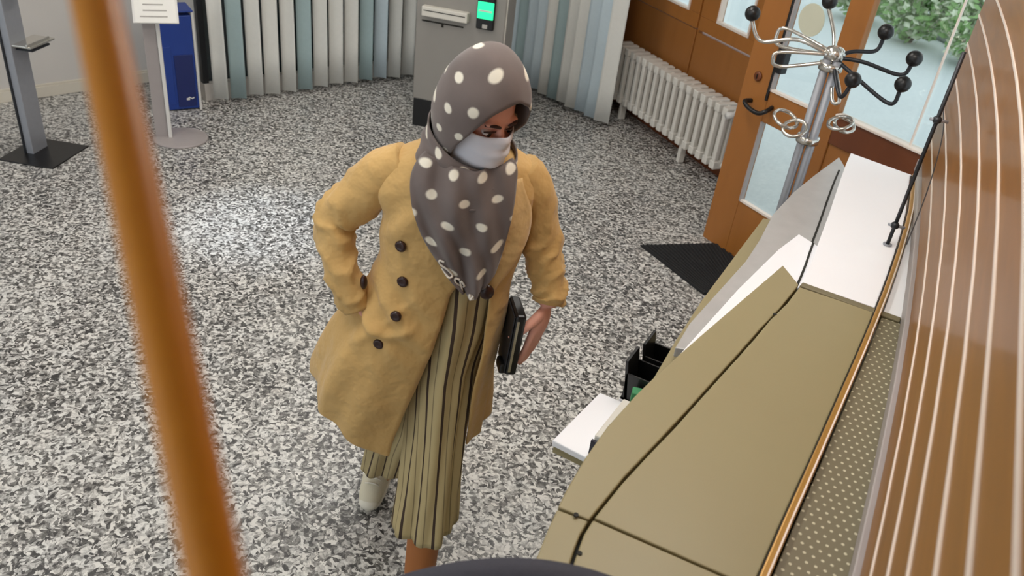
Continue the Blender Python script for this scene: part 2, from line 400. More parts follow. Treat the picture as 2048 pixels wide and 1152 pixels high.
dpart('fascia', 'white_wall', -.075, 1.75, 2.25, CEIL, -.06, 0, wn)
# side of the porch back to the radiator wall
PS = Plane2((-.86, 4.50), (-.13, .991))
o = MB(); PS.box(o, .03, .93, 0, CEIL, -.03, .0); struct(o.build('wall_porch_side', 'grey_strip'))
# pale round sticker on the door glass
o = MB().lathe([(.001, 0), (.078, 0), (.078, .004), (.001, .004)], DP.p(.235, 1.372, -.018), 36, rt)
tag(o.build('round_sticker', 'sticker', None), 'pale beige round disc stuck on the glass of the wooden door', 'sticker')

# ---- right wall: lacquered planks with pale joints (gently curved in plan)
def wx(y): return .179 if y < 1.1 else .179-.0233*(y-1.1)**2
WR = bpy.data.objects.new('wall_right', None); COL.objects.link(WR); struct(WR)
ys = [-1.2, -.4, .2, .6, .9, 1.2, 1.5, 1.8, 2.1, 2.4, 2.7, 3.0, 3.25, 3.42]
def wallstrip(z0, z1, o0, o1, name, m, bev=0.0):
    poly = [(wx(y)-o1, y) for y in ys]+[(wx(y)-o0, y) for y in reversed(ys)]
    return MB().prism(poly, z0, z1).build(name, m, WR, bevel=bev)
wallstrip(0, CEIL, -.12, 0.0, 'backing', 'strip')
zz = 1.152; wallstrip(1.104, 1.150, 0, .020, 'skirting_strip', 'grey_strip', .003)
zs = [1.152, 1.255, 1.375, 1.486, 1.600, 1.700, 1.800]+[1.800+.105*i for i in range(1, 11)]
for i in range(len(zs)-1):
    wallstrip(zs[i]+.0035, zs[i+1]-.0035, 0, .009, 'plank', 'plank', .001)
    wallstrip(zs[i+1]-.0035, zs[i+1]+.0035, 0, .0115, 'joint_strip', 'strip')

# ---- outside
struct(MB().box((-.5, 12.5, -.2), (26, 17.6, .1)).build('pavement', 'pavement'))
o = MB(); kp = Plane2((-1.75, 13.95), (.73, -.68)); kp.box(o, -4, 6, -.15, -.02, -.1, .08)
tag(o.build('kerb', 'kerb', bevel=.02), 'grey kerb at the edge of the pale pavement outside the window', 'kerb')
for bi, (bpos, sz, lab) in enumerate((((-1.28, 12.6), .62, 'green leafy bush outside the window, leftmost of the row'), ((-.50, 11.9), .62, 'green bush with pale flecks outside, in the middle of the row'), ((.28, 11.3), .62, 'light green bush outside, nearest the right wall'))):
    c0 = Vector(bpos); root = thing('garden_bush', lab, 'bush', (c0.x, c0.y, -.15), 0, 'bushes outside the window')
    for q in range(5):
        a = q*1.3; MB().tube([(0, 0, 0), (.2*math.cos(a), .2*math.sin(a), .5), (.3*math.cos(a), .3*math.sin(a), .9)], [.03, .022, .01], 6).build('stem', 'bark', root)
    for nm, cnt, mm in (('foliage', 1500, 'leaf'), ('pale_foliage', 900, 'leaf2')):
        b = MB()
        for q in range(cnt):
            d = Vector((random.gauss(0, 1), random.gauss(0, 1), random.gauss(0, 1))).normalized()
            p = Vector((d.x*sz*.75, d.y*sz*.7, .52+d.z*.48))*1.0; p = Vector((0, 0, .52)).lerp(p, random.uniform(.55, 1.05))
            if p.z < .03: p.z = random.uniform(.03, .2)
            s = random.uniform(.035, .075); ax = Vector((random.gauss(0, 1), random.gauss(0, 1), random.gauss(0, .6))).normalized(); bx = ax.orthogonal().normalized()*.5
            b.add([p-ax*s, p+bx*s, p+ax*s, p-bx*s], [(0, 1, 2, 3)])
        f_ = b.build(nm, mm, root); f_['kind'] = 'stuff'

# ---- ceiling lamps
for i, (x, y, lab) in enumerate(((-1.5, 1.0, 'over the walkway beside the counter'), (-1.5, 3.4, 'in front of the entrance door'), (-3.6, 1.4, 'over the disinfectant stand side of the room'), (-3.4, 3.7, 'in front of the blinds'), (-.35, 2.0, 'over the counter'))):
    L_ = thing('ceiling_light', 'flat white ceiling light panel '+lab, 'lamp', (x, y, CEIL), 0, 'ceiling light panels')
    b = MB(); b.box((0, .6, -.02), (.34, .02, .04)); b.box((0, -.6, -.02), (.34, .02, .04)); b.box((.16, 0, -.02), (.02, 1.2, .04)); b.box((-.16, 0, -.02), (.02, 1.2, .04)); b.build('frame', 'white_plastic', L_)
    MB().box((0, 0, -.022), (.30, 1.18, .012)).build('diffuser', 'lamp', L_)
# unseen cool spot, added to throw a soft bluish patch on the floor
DL = thing('added_floor_spot', 'small round unseen ceiling spot, added for a cool patch of light on the floor', 'lamp', (-2.95, 2.95, CEIL))
MB().lathe([(.05, 0), (.085, 0), (.085, -.012), (.055, -.012), (.05, 0)], (0, 0, 0), 28).build('trim_ring', 'white_plastic', DL, True)
sl = bpy.data.lights.new('added_spot_beam', 'SPOT'); sl.energy = 170; sl.color = (.72, .85, 1.0); sl.spot_size = math.radians(24); sl.spot_blend = 1.0; sl.shadow_soft_size = .04
so_ = bpy.data.objects.new('added_spot_beam', sl); COL.objects.link(so_); so_.parent = DL; so_.location = (0, 0, -.03)

# ================================================================== COUNTER
ZT = 1.10
gold = [(.022, .80), (.030, 1.119), (.047, 1.52), (.070, 2.153), (.076, 2.60), (.068, 3.00), (.040, 3.38)]
def gx(y):
    return lerp_tab([(b, a) for a, b in gold], y)[0]
slot = [(-.262, .90), (-.283, 1.056), (-.238, 1.43), (-.175, 1.976), (-.148, 2.200)]
def sxf(y): return lerp_tab([(b, a) for a, b in slot]+[(2.576, -.164), (3.43, -.212)], y)[0]
C1 = thing('counter_unit', 'near olive beige counter section running down to the bottom edge', 'counter', (-.08, 1.5, 0), 0)
def cpart(par, name, m, poly, z0, z1, bev=.003):
    q = [(p[0]-par.location.x, p[1]-par.location.y) for p in poly]
    return MB().prism(q, z0, z1).build(name, m, par, bevel=bev)
def edge(fn, y0, y1, n, dx=0.0):
    return [(fn(y0+(y1-y0)*i/n)+dx, y0+(y1-y0)*i/n) for i in range(n+1)]
# worktop of the near section in two boards with an open joint, plus the near end board
cpart(C1, 'worktop_board', 'beige', edge(sxf, 1.066, 2.195, 10, .004)+edge(gx, 2.195, 1.082, 8, -.011), ZT-.03, ZT)
cpart(C1, 'worktop_board', 'beige', edge(sxf, .90, 1.060, 4, .004)+[(gx(1.078)-.014, 1.077), (gx(.9)-.014, .90)], ZT-.03, ZT)
lip = [(-.322, .90), (-.340, 1.00), (-.354, 1.10), (-.361, 1.20), (-.362, 1.32), (-.352, 1.45), (-.336, 1.58), (-.304, 1.78), (-.262, 2.03), (-.216, 2.300)]
cpart(C1, 'front_lip', 'beige', [(-.348, 1.054)]+lip[2:]+[(-.150, 2.215)]+edge(sxf, 2.19, 1.060, 8, -.003), ZT-.05, ZT-.004)
cpart(C1, 'front_lip', 'beige', lip[:2]+[(-.347, 1.048)]+edge(sxf, 1.056, .90, 4, -.003), ZT-.05, ZT-.004)
cpart(C1, 'joint_bed', 'dark_gap', edge(sxf, .91, 2.19, 10, -.02)+edge(sxf, 2.19, .91, 10, .03), ZT-.075, ZT-.032, 0)
cpart(C1, 'joint_bed', 'dark_gap', [(-.335, 1.03), (.0, 1.05), (.0, 1.10), (-.335, 1.08)], ZT-.09, ZT-.052, 0)
cpart(C1, 'end_trim', 'beige_edge', [(-.146, 2.199), (-.143, 2.226), (wx(2.2)-.02, 2.214), (wx(2.2)-.02, 2.187)], ZT-.03, ZT+.002)
cpart(C1, 'front_panel', 'beige', [(-.30, .92), (-.30, 1.5), (-.20, 2.19), (-.17, 2.19), (-.27, 1.5), (-.27, .92)], .08, ZT-.052)
cpart(C1, 'side_panel', 'beige', [(-.29, .90), (.14, .90), (.14, .92), (-.29, .92)], .0, ZT-.052)
cpart(C1, 'plinth', 'dark_gap', [(-.27, .93), (-.26, 1.5), (-.17, 2.18), (.14, 2.18), (.14, .93)], .0, .08)
cpart(C1, 'perforated_panel', 'perf', edge(gx, .92, 2.185, 9, .012)+[(wx(2.185)-.002, 2.185), (wx(1.6)-.002, 1.6), (.176, 1.1), (.176, .92)], ZT-.02, ZT-.002)
dot = [(-.1, 1.82), (-.268, .975), (-.226, 1.51)]
for x, y in ((-.2665, .975), (-.168, 2.0), (-.31, 1.052)):
    MB().lathe([(.001, 0), (.005, 0), (.005, .003), (.001, .003)], (x-C1.location.x, y-C1.location.y, ZT-.001), 10).build('screw_cap', 'dark_gap', C1)

C2 = thing('counter_unit', 'far white counter section with pale grey front, beside the coat stand', 'counter', (-.1, 2.85, 0), 0)
cpart(C2, 'worktop_board', 'white_lam', edge(sxf, 2.23, 3.43, 8, .004)+[(.035, 3.37)]+edge(gx, 3.36, 2.225, 6, -.012), ZT-.03, ZT-.001)
cpart(C2, 'back_board', 'white_lam', edge(gx, 2.217, 3.36, 7, .012)+[(wx(y)-.004, y) for y in (3.36, 3.0, 2.6, 2.216)], ZT-.03, ZT-.004)
cpart(C2, 'joint_seal', 'dark_gap', edge(sxf, 2.64, 3.42, 6, -.0195)+edge(sxf, 3.42, 2.64, 6, -.0125), ZT-.081, ZT-.078, 0)
cpart(C2, 'joint_seal', 'dark_gap', edge(sxf, 2.28, 2.62, 4, -.0145)+edge(sxf, 2.62, 2.28, 4, -.0075), ZT-.055, ZT-.052, 0)
cpart(C2, 'white_lip', 'white_lam', [(-.354, 1.48), (-.343, 1.63), (-.331, 1.80), (-.301, 2.165), (-.262, 2.50), (-.232, 2.655), (-.150, 2.605)]+[(sxf(2.3)+.012, 2.3), (-.19, 2.27), (-.24, 2.05), (-.29, 1.75)], ZT-.075, ZT-.054)
cpart(C2, 'grey_lip', 'grey_lam', [(-.262, 2.52), (-.232, 2.662), (-.150, 2.612)]+edge(sxf, 2.66, 3.43, 5, .018)+[(-.256, 3.575), (-.30, 3.30), (-.333, 3.06), (-.350, 2.80), (-.338, 2.58), (-.336, 2.40), (-.350, 2.20), (-.368, 1.94), (-.362, 1.80), (-.335, 1.81), (-.303, 2.17)], ZT-.11, ZT-.080)
cpart(C2, 'lower_ledge', 'beige', [(-.372, 1.62), (-.386, 1.90), (-.392, 2.15), (-.388, 2.55), (-.384, 2.85), (-.345, 2.86), (-.30, 2.5), (-.34, 1.62)], ZT-.15, ZT-.125)
cpart(C2, 'front_panel', 'beige', [(-.31, 2.21), (-.31, 3.3), (-.24, 3.42), (-.21, 3.42), (-.28, 3.3), (-.28, 2.21)], .08, ZT-.126)
cpart(C2, 'side_panel', 'beige', [(-.24, 3.42), (.03, 3.36), (.03, 3.38), (-.24, 3.44)], 0, ZT-.12)
cpart(C2, 'plinth', 'dark_gap', [(-.27, 2.21), (-.27, 3.3), (.02, 3.3), (.12, 2.21)], 0, .08)

# brass rail and clear screen
S = thing('glass_screen', 'clear acrylic screen on a brass rail along the counter', 'screen', (.05, 2.1, ZT))
def spart(name, m, fn, zs_, bev=0.0, yr=(.92, 3.34)):
    y0_, y1_ = yr; ys_ = [y0_+(y1_-y0_)*i/14 for i in range(15)]
    a = [(gx(y)+fn[0]-.05, y-2.1) for y in ys_]; b = [(gx(y)+fn[1]-.05, y-2.1) for y in reversed(ys_)]
    return MB().prism(a+b, *zs_).build(name, m, S, bevel=bev)
spart('base_rail', 'brass', (-.008, .009), (0, .016), .003)
spart('rail_cap', 'strip', (.003, .0065), (.016, .018))
spart('seal', 'dark_gap', (-.0105, -.007), (0, .006))
spart('acrylic_sheet', 'screen', (-.002, .002), (.018, .30), 0, (2.0, 3.34))
spart('top_edge_profile', 'dark_metal', (-.0015, .0015), (.30, .303), 0, (2.0, 3.34))
P_ = thing('screen_post', 'thin dark steel rod with clamps standing by the white counter top', 'post', (.035, 2.66, ZT))
MB().tube([(0, 0, 0), (0, 0, .62)], .006, 10).build('rod', 'dark_metal', P_, True)
MB().lathe([(.001, 0), (.014, 0), (.014, .004), (.001, .004)], (0, 0, 0), 16).build('foot', 'steel', P_)
for z in (.07, .42):
    k_ = MB().ball((0, 0, z), (.014, .014, .012), 12, 8).build('clamp', 'dark_metal', P_, True)
    MB().tube([(-.02, -.005, z), (.03, .004, z)], .005, 8).build('clamp_screw', 'steel', k_, True)

# white shelf with leaflet holders below the counter front
SH = thing('leaflet_shelf', 'small white shelf jutting out from the counter front', 'shelf', (-.42, 1.64, .80))
MB().prism([(-.132, -.118), (-.012, -.125), (.116, -.125), (.096, .135), (-.052, .138), (-.110, .137)], -.02, 0).build('board', 'white_lam', SH, bevel=.003)
MB().prism([(-.128, -.112), (.114, -.118), (.094, .125), (-.10, .130)], -.045, -.02).build('apron', 'beige', SH)
MB().prism([(-.030, -.10), (.02, -.10), (.025, .08), (-.025, .08)], 0, .06).build('tray', 'kiosk_white', SH, bevel=.004)
MB().prism([(-.034, -.108), (.02, -.108), (.02, -.10), (-.034, -.10)], 0, .045).build('tray_end', 'slate', SH)
H1 = thing('leaflet_holder', 'black leaflet holder beside the white shelf, the nearer one', 'holder', (-.435, 1.83, .80), 0, 'black leaflet holders')
def holder(root, dz):
    MB().box((0, 0, .004), (.075, .085, .008)).build('base', 'black', root)
    MB().box((-.032, 0, .065), (.008, .085, .13), rot=Matrix.Rotation(-.15, 3, 'Y')).build('back', 'black', root)
    MB().box((.03, 0, .03), (.006, .085, .06)).build('front_lip', 'black', root)
    MB().box((0, .04, .045), (.07, .005, .09)).build('side', 'black', root); MB().box((0, -.04, .045), (.07, .005, .09)).build('side', 'black', root)
holder(H1, 0)
H2 = thing('leaflet_holder', 'black leaflet holder against the counter front, the farther one', 'holder', (-.425, 1.935, .80), 0, 'black leaflet holders'); holder(H2, 0)
SH2 = thing('bracket_shelf', 'narrow white shelf carrying the black leaflet holders', 'shelf', (-.40, 1.89, .775))
MB().box((0, 0, .0125), (.15, .21, .025)).build('board', 'white_lam', SH2, bevel=.003)
MB().box((.07, 0, -.03), (.01, .16, .06)).build('bracket', 'steel', SH2)
o = MB().box((-.412, 1.762, .837), (.05, .03, .07), .3); tag(o.build('card_box', 'green_item', bevel=.003), 'small green card box on the white shelf', 'box')

# ================================================================== OFFICE CHAIR at the very bottom
CH = thing('office_chair', 'dark slate office chair whose rounded back top shows at the bottom edge', 'chair', (-.19, .63, 0), .42)
def chf(u, v):
    a = (u-.5)*2
    z = .66+v*(.684)
    wdt = .33*(1-max(0, v-.55)**2*.9)
    x = a*wdt; zz_ = z-(.085*a*a if v > .9 else .085*a*a*max(0, (v-.4)/.5))*(1 if v > .4 else 0)
    return Vector((x, .10-.05*a*a+.03*math.sin(v*PI), zz_))
MB().grid(chf, 14, 14).build('backrest', 'slate', CH, True, solid=.06, sub=1)
MB().prism([(.25*math.cos(t)*(1+.12*math.cos(2*t)**2), -.14+.24*math.sin(t)*(1+.12*math.cos(2*t)**2)) for t in [2*PI*i/28 for i in range(28)]], .46, .54).build('seat', 'slate', CH, bevel=.025)
MB().tube([(0, -.14, .10), (0, -.14, .46)], [.03, .025], 12).build('column', 'dark_metal', CH, True)
MB().tube([(0, -.14, .45), (0, .10, .45), (0, .135, .55), (0, .13, .75)], .02, 8).build('back_bracket', 'dark_metal', CH, True)
for k in range(5):
    a = 2*PI*k/5+.3; e_ = Vector((.27*math.cos(a), -.14+.27*math.sin(a), .07))
    lg = MB().tube([(0, -.14, .11), e_], [.025, .016], 8).build('leg', 'black', CH, True)
    MB().lathe([(.001, -.015), (.028, -.015), (.028, .015), (.001, .015)], (e_.x, e_.y, .028), 14, Matrix.Rotation(a+PI/2, 3, 'Z') @ Matrix.Rotation(PI/2, 3, 'Y')).build('caster', 'black', lg)

# ================================================================== WOODEN RAIL close to the camera
a = Vector((-.3038, .2204, 2.1544)); b = Vector((-.1394, .1113, 2.0346)); dv = (a-b)
o = MB(); o.tube([b-dv*.55, b, a, a+dv*.6], [.0085, .0086, .0094, .0098], 12)
tag(o.build('wooden_rod', 'pole', None, True), 'out of focus orange wooden rod slanting down the left, close up', 'rod')

# ================================================================== BLINDS
def slat_mesh(name, wd, m, h=2.26):
    b = MB(); b.grid(lambda u, v: Vector(((u-.5)*wd, .010*math.sin(u*PI)+.004*math.sin(v*9+u), .035+v*h)), 6, 8); me = b.mesh(name, m, True); return me
def blind(name, label, pl, u0, n, pitch, wd, ang, kinds, off=.0):
    root = thing(name, label, 'blinds', pl.p(u0, 0, off), pl.rz)
    ms = [slat_mesh('slat', wd, q) for q in ('slat_a', 'slat_b', 'slat_c')]
    for i in range(n):
        s_ = bpy.data.objects.new('slat', ms[kinds[i % len(kinds)]]); COL.objects.link(s_); s_.parent = root
        s_.location = ((i+.5)*pitch, 0, random.uniform(-.006, .012)); s_.rotation_euler = (0, 0, ang+random.uniform(-.16, .16))
        q = s_.modifiers.new('thick', 'SOLIDIFY'); q.thickness = .002
    MB().box((n*pitch/2, 0, 2.32), (n*pitch, .04, .04)).build('head_rail', 'white_plastic', root)
blind('vertical_blinds', 'cream vertical blinds with dark gaps, left of the grey kiosk', WA, -.0, 13, .131, .106, -.62, [0, 1, 0, 0, 0, 1, 0, 0, 0, 1, 2, 0, 0])
blind('vertical_blinds', 'pale blue vertical blinds between the kiosk and the radiator', WBb, .20, 12, .113, .122, .30, [0, 2, 1, 2, 2, 0, 1, 0, 0, 2, 2], .02)

# ================================================================== KIOSK
KP = Plane2((-3.212, 4.728), (.97, .243))
K = thing('ticket_kiosk', 'grey floor-standing kiosk with a glowing green reader', 'kiosk', KP.p(0, 0), KP.rz)
def kb(name, m, x0, x1, y0, y1, z0, z1, par=None, bev=.004):
    return MB().box(((x0+x1)/2, (y0+y1)/2, (z0+z1)/2), (x1-x0, y1-y0, z1-z0)).build(name, m, par or K, bevel=bev)
kb('plinth', 'black', .005, .62, .01, .24, 0, .205)
kb('body', 'kiosk', 0, .625, 0, .25, .205, 1.40, bev=.01)
kb('top_screen', 'black', .06, .56, -.006, .01, 1.02, 1.34)
lg = kb('deposit_ledge', 'kiosk_white', .055, .375, -.05, .01, .80, .865, bev=.006)
kb('slot', 'dark_gap', .07, .36, -.052, -.045, .838, .843, lg, 0)
kb('painted_ledge_shadow', 'dark_gap', .045, .34, -.003, .004, .755, .765, bev=0)  # shade below the ledge, painted as a thin dark strip
kb('keyhole', 'dark_gap', .185, .20, -.004, .004, .735, .755, bev=0)
rd = kb('card_reader', 'black', .43, .55, -.025, .01, .775, .985, bev=.008)
kb('green_light', 'green', .435, .545, -.032, -.02, .845, .955, rd, .004)
kb('arrow_mark', 'white_plastic', .445, .535, -.0345, -.03, .893, .903, rd, 0)
kb('label', 'print_', .475, .51, -.028, -.024, .785, .81, rd, 0)
kb('side_trim', 'kiosk_white', .625, .630, .0, .02, .205, 1.40, bev=.002)

# ================================================================== RADIATOR
RP = Plane2((-2.30, 6.117), (.8, -.6))
RD = thing('radiator', 'white column radiator under the brown wooden panels', 'radiator', RP.p(0, 0, 0), RP.rz)
NS = 18; pit = 1.50/NS; z0, z1 = .125, .565
sb = MB()
for yy in (.018, .072, .126):
    sb.box((0, yy, (z0+z1)/2), (.036, .034, z1-z0-.07))
for zc in (z0+.035, z1-.035):
    sb.box((0, .072, zc), (.052, .150, .055)); sb.tube([(-pit/2, .072, zc), (pit/2, .072, zc)], .022, 10)
sme = sb.mesh('section', 'radiator')
for i in range(NS):
    s_ = bpy.data.objects.new('section', sme); COL.objects.link(s_); s_.parent = RD; s_.location = ((i+.5)*pit, 0, 0)
    q = s_.modifiers.new('bevel', 'BEVEL'); q.width = .012; q.segments = 2
for x in (.22, 1.06): MB().box((x, .05, .075), (.035, .05, .15)).build('foot', 'radiator', RD, bevel=.006)
v_ = MB().tube([(1.50, .072, z1-.035), (1.545, .072, z1-.035)], .018, 12).build('valve', 'chrome', RD, True)
MB().tube([(1.52, .05, z1-.035), (1.52, -.03, z1-.035)], [.018, .022], 12).build('thermostat_knob', 'white_plastic', v_, True)
MB().tube([(1.545, .072, z1-.035), (1.57, .072, z1-.05), (1.575, .072, z1-.09), (1.575, .072, 0)], .011, 10).build('supply_pipe', 'strip', RD, True)

# ================================================================== DOOR MAT
MT = Plane2((-1.179, 4.135), (.826, -.564))
DM = thing('door_mat', 'ribbed black entrance mat in front of the wooden door', 'mat', MT.p(0, 0), MT.rz)
MB().prism([(0, 0), (.56, .035), (.60, .34), (.13, .56)], 0, .008).build('backing', 'black_mat', DM)
for i in range(22):
    t = (i+.5)/22
    p = Vector((0, 0)).lerp(Vector((.13, .56)), t); q = Vector((.56, .035)).lerp(Vector((.60, .34)), t)
    MB().tube([(p.x+.006, p.y, .010), (q.x-.006, q.y, .010)], .006, 6).build('rib', 'black_mat', DM)

# ================================================================== DISINFECTANT STAND
DS = thing('dispenser_stand', 'steel disinfectant stand on a square black base by the white wall', 'stand', (-4.57, 2.79, 0), .36)
MB().prism([(-.13, -.20), (.21, -.20), (.21, .16), (-.13, .16)], 0, .008).build('base_plate', 'black', DS, bevel=.002)
MB().box((-.02, 0, .62), (.045, .135, 1.24)).build('post', 'steel', DS, bevel=.004)
MB().box((-.045, 0, .62), (.012, .155, 1.24)).build('back_plate', 'dark_metal', DS, bevel=.003)
tr_ = MB().box((.05, .05, .655), (.13, .22, .012)).build('drip_tray', 'chrome', DS, bevel=.003)
MB().box((.05, .05, .63), (.10, .16, .012)).build('tray_holder', 'dark_metal', tr_, bevel=.002)
MB().box((.10, .03, .668), (.012, .20, .018)).build('tray_lip', 'chrome', tr_, bevel=.002)
MB().lathe([(.001, 0), (.035, 0), (.035, .16), (.02, .18), (.012, .2), (.001, .2)], (.04, 0, .95), 16).build('bottle', 'white_plastic', DS, True)
MB().box((.02, 0, .94), (.10, .09, .015)).build('bottle_shelf', 'steel', DS, bevel=.002)

# ================================================================== INFO SIGN
SG = thing('info_stand', 'white sign stand holding printed paper, on a pale round foot', 'sign', (-4.20, 3.44, 0), .85)
MB().lathe([(.001, 0), (.17, 0), (.17, .008), (.16, .012), (.001, .012)], (.06, -.02, 0), 40).build('foot', 'grey_strip', SG, True)
MB().box((0, 0, .40), (.022, .05, .80)).build('post', 'white_plastic', SG, bevel=.003)
MB().box((-.05, .01, .40), (.075, .03, .78)).build('post', 'grey_strip', SG, bevel=.003)
bdm = Matrix.Rotation(-.5, 3, 'X')
MB().box((0, -.02, .94), (.25, .015, .40), rot=bdm).build('board', 'white_plastic', SG, bevel=.003)
pp = MB().box((0, -.034, .933), (.225, .003, .37), rot=bdm).build('paper_sheet', 'paper', SG)
for i in range(9):
    c_ = Vector((0, -.034, .933))+bdm @ Vector((-.01+.008*(i % 2), -.003, -.15+i*.035)); MB().box(c_, (.15-.02*(i % 3), .001, .007), rot=bdm).build('print_line', 'print_', pp)

# ================================================================== BLUE BIN
BN = thing('waste_box', 'tall blue box with white side edges standing by the blinds', 'bin', (-4.512, 3.802, 0), math.atan2(.86, .5))
MB().box((0, .10, .33), (.262, .20, .64)).build('body', 'blue', BN, bevel=.006)
MB().box((.055, -.003, .21), (.12, .008, .36)).build('lower_flap', 'navy', BN, bevel=.002)
MB().box((-.07, -.002, .25), (.10, .005, .40)).build('front_panel', 'blue', BN, bevel=.002)
for x in (-.139, .139): MB().box((x, .10, .335), (.016, .215, .67)).build('side_edge', 'white_plastic', BN, bevel=.003)
MB().box((0, .10, .677), (.29, .215, .012)).build('lid', 'blue', BN, bevel=.003)
lg = MB(); lg.tube([(.055, -.009, .085), (.07, -.009, .095), (.085, -.009, .085), (.10, -.009, .092)], .004, 6); lg.box((.06, -.008, .083), (.02, .003, .014)); lg.build('logo_mark', 'white_plastic', BN)

# ================================================================== COAT STAND
CS = thing('coat_stand', 'chrome coat stand with black ball hooks beside the glass door', 'coat stand', (-.42, 3.75, 0), .106)
MB().lathe([(.001, 0), (.19, 0), (.19, .02), (.06, .035), (.04, .06), (.001, .06)], (0, 0, 0), 32).build('base', 'dark_metal', CS, True)
for k in range(4):
    a = PI/4+k*PI/2; MB().tube([(.03*math.cos(a), .03*math.sin(a), .04), (.03*math.cos(a), .03*math.sin(a), 1.36)], .019, 12).build('column_tube', 'steel', CS, True)
for z in (.35, 1.0, 1.33): MB().lathe([(.001, -.015), (.05, -.015), (.05, .015), (.001, .015)], (0, 0, z), 20).build('collar', 'chrome', CS, True)
MB().ball((0, 0, 1.385), (.045, .045, .035), 16, 10).build('hub', 'chrome', CS, True)
# arms: (ball x, forward offset, ball z), elbow
for (bx_, by, bz), mid, dk in (((-.375, .02, 1.475), [(-.16, .0, 1.41), (-.31, .01, 1.372)], 0), ((-.085, .14, 1.56), [(-.03, .08, 1.45)], 0), ((.17, .10, 1.49), [(.07, .04, 1.40), (.155, .09, 1.41)], 1),
                        ((.305, .0, 1.43), [(.12, .0, 1.375), (.275, .0, 1.355)], 1), ((.29, -.10, 1.345), [(.08, -.04, 1.335), (.265, -.09, 1.255)], 1), ((.10, -.16, 1.335), [(.03, -.06, 1.31), (.075, -.15, 1.255)], 1)):
    pts = catmull([(0, 0, 1.37)]+mid+[(bx_, by, bz-.02)], 8)
    ar = MB().tube(pts, .0085, 10).build('arm', 'dark_metal' if dk else 'chrome', CS, True)
    MB().ball((bx_, by, bz), .033, 18, 12).build('ball_knob', 'black', ar, True)
for k, (pts) in enumerate(([(-.03, .02, 1.39), (-.22, .05, 1.435), (-.255, .05, 1.40), (-.225, .04, 1.36), (-.03, .02, 1.37)], [(-.02, -.03, 1.35), (-.20, -.06, 1.30), (-.235, -.07, 1.33), (-.21, -.06, 1.36), (-.02, -.03, 1.385)], [(.02, -.03, 1.33), (.06, -.09, 1.27), (.075, -.11, 1.22), (.05, -.10, 1.215), (.03, -.05, 1.26)])):
    MB().tube(catmull(pts, 6), .008, 8).build('hook', 'chrome', CS, True)
def ring(c, r, m, name='umbrella_ring', tilt=(0, 0)):
    pts = [Vector(c)+Matrix.Rotation(tilt[0], 3, 'X') @ Matrix.Rotation(tilt[1], 3, 'Y') @ Vector((r*math.cos(t), r*math.sin(t), 0)) for t in [2*PI*i/24 for i in range(25)]]
    return MB().tube(pts, .008, 8, False).build(name, m, CS, True)
ring((-.115, -.03, 1.075), .055, 'chrome', tilt=(.3, .3)); ring((-.065, -.08, 1.06), .05, 'chrome', tilt=(.5, -.2))
ring((.11, -.02, 1.11), .05, 'chrome', tilt=(.3, -.3)); ring((.13, .06, 1.08), .045, 'chrome', tilt=(.4, .2))

# ================================================================== PERSON
# local frame: x = across (picture right), y = away from the camera, z = up
WM = thing('person', 'person in a tan coat, dotted grey headscarf and white face mask walking forward', 'person', (-1.07, 1.60, 0), math.atan2(.556, .831))
def V(s, d, z): return Vector((s, -d, z))
def nz(x, y, z, sc=1.0): return noise.noise(Vector((x, y, z))*sc)
def apply_mods(o):
    dg = bpy.context.evaluated_depsgraph_get(); ev = o.evaluated_get(dg); me = bpy.data.meshes.new_from_object(ev)
    o.modifiers.clear(); old = o.data; o.data = me; bpy.data.meshes.remove(old)
    for p in o.data.polygons: p.use_smooth = True
# --- head frame
YAW = math.radians(37); PIT = math.radians(19)
fwd = V(math.sin(YAW)*math.cos(PIT), math.cos(YAW)*math.cos(PIT), -math.sin(PIT)).normalized()
rgt = fwd.cross(Vector((0, 0, 1))).normalized()
upv = rgt.cross(fwd).normalized()
HC = V(.148, .045, 1.553)
HM = Matrix((rgt, fwd, upv)).transposed()          # columns: right, forward, up
def hp(r, f, u): return HC+rgt*r+fwd*f+upv*u
body = MB()
body.ball(hp(0, -.012, .03), (.075, .092, .095), 24, 16, HM)
body.ball(hp(0, .018, -.045), (.060, .068, .072), 24, 14, HM)
body.ball(hp(0, .052, -.085), (.030, .030, .028), 14, 10, HM)
for s in (-1, 1):
    body.ball(hp(s*.036, .050, -.030), (.026, .026, .024), 12, 10, HM)      # cheeks
    body.ball(hp(s*.026, .070, .030), (.026, .016, .010), 12, 8, HM)        # brow ridge
    body.ball(hp(s*.076, -.01, -.01), (.010, .020, .032), 10, 8, HM)        # ears
body.tube([hp(0, .074, .018), hp(0, .090, -.012), hp(0, .096, -.030), hp(0, .082, -.040)], [.009, .011, .014, .008], 10)
body.ball(hp(0, .078, -.066), (.022, .010, .010), 12, 8, HM)                # lips
body.tube([hp(0, -.02, -.06), V(.135, .0, 1.44), V(.125, -.01, 1.38)], [.052, .052, .062], 16)
def ring_body(tab, seg=24):
    b = []
    for z, cs, cd_, hw, hd in tab: b.append([V(cs+hw*math.cos(t), cd_+hd*math.sin(t), z) for t in [2*PI*i/seg for i in range(seg)]])
    vs = [v for r in b for v in r]; n = len(b)
    fs = [(i*seg+k, i*seg+(k+1) % seg, (i+1)*seg+(k+1) % seg, (i+1)*seg+k) for i in range(n-1) for k in range(seg)]
    fs += [tuple(range(seg))[::-1], tuple(range((n-1)*seg, n*seg))]
    body.add(vs, fs)
ring_body([(1.44, .13, -.01, .07, .05), (1.40, .12, -.005, .15, .07), (1.33, .115, .0, .15, .09), (1.22, .11, .01, .145, .10), (1.08, .10, .005, .13, .09), (.98, .095, 0, .15, .105), (.88, .09, 0, .155, .11), (.84, .09, 0, .12, .09)])
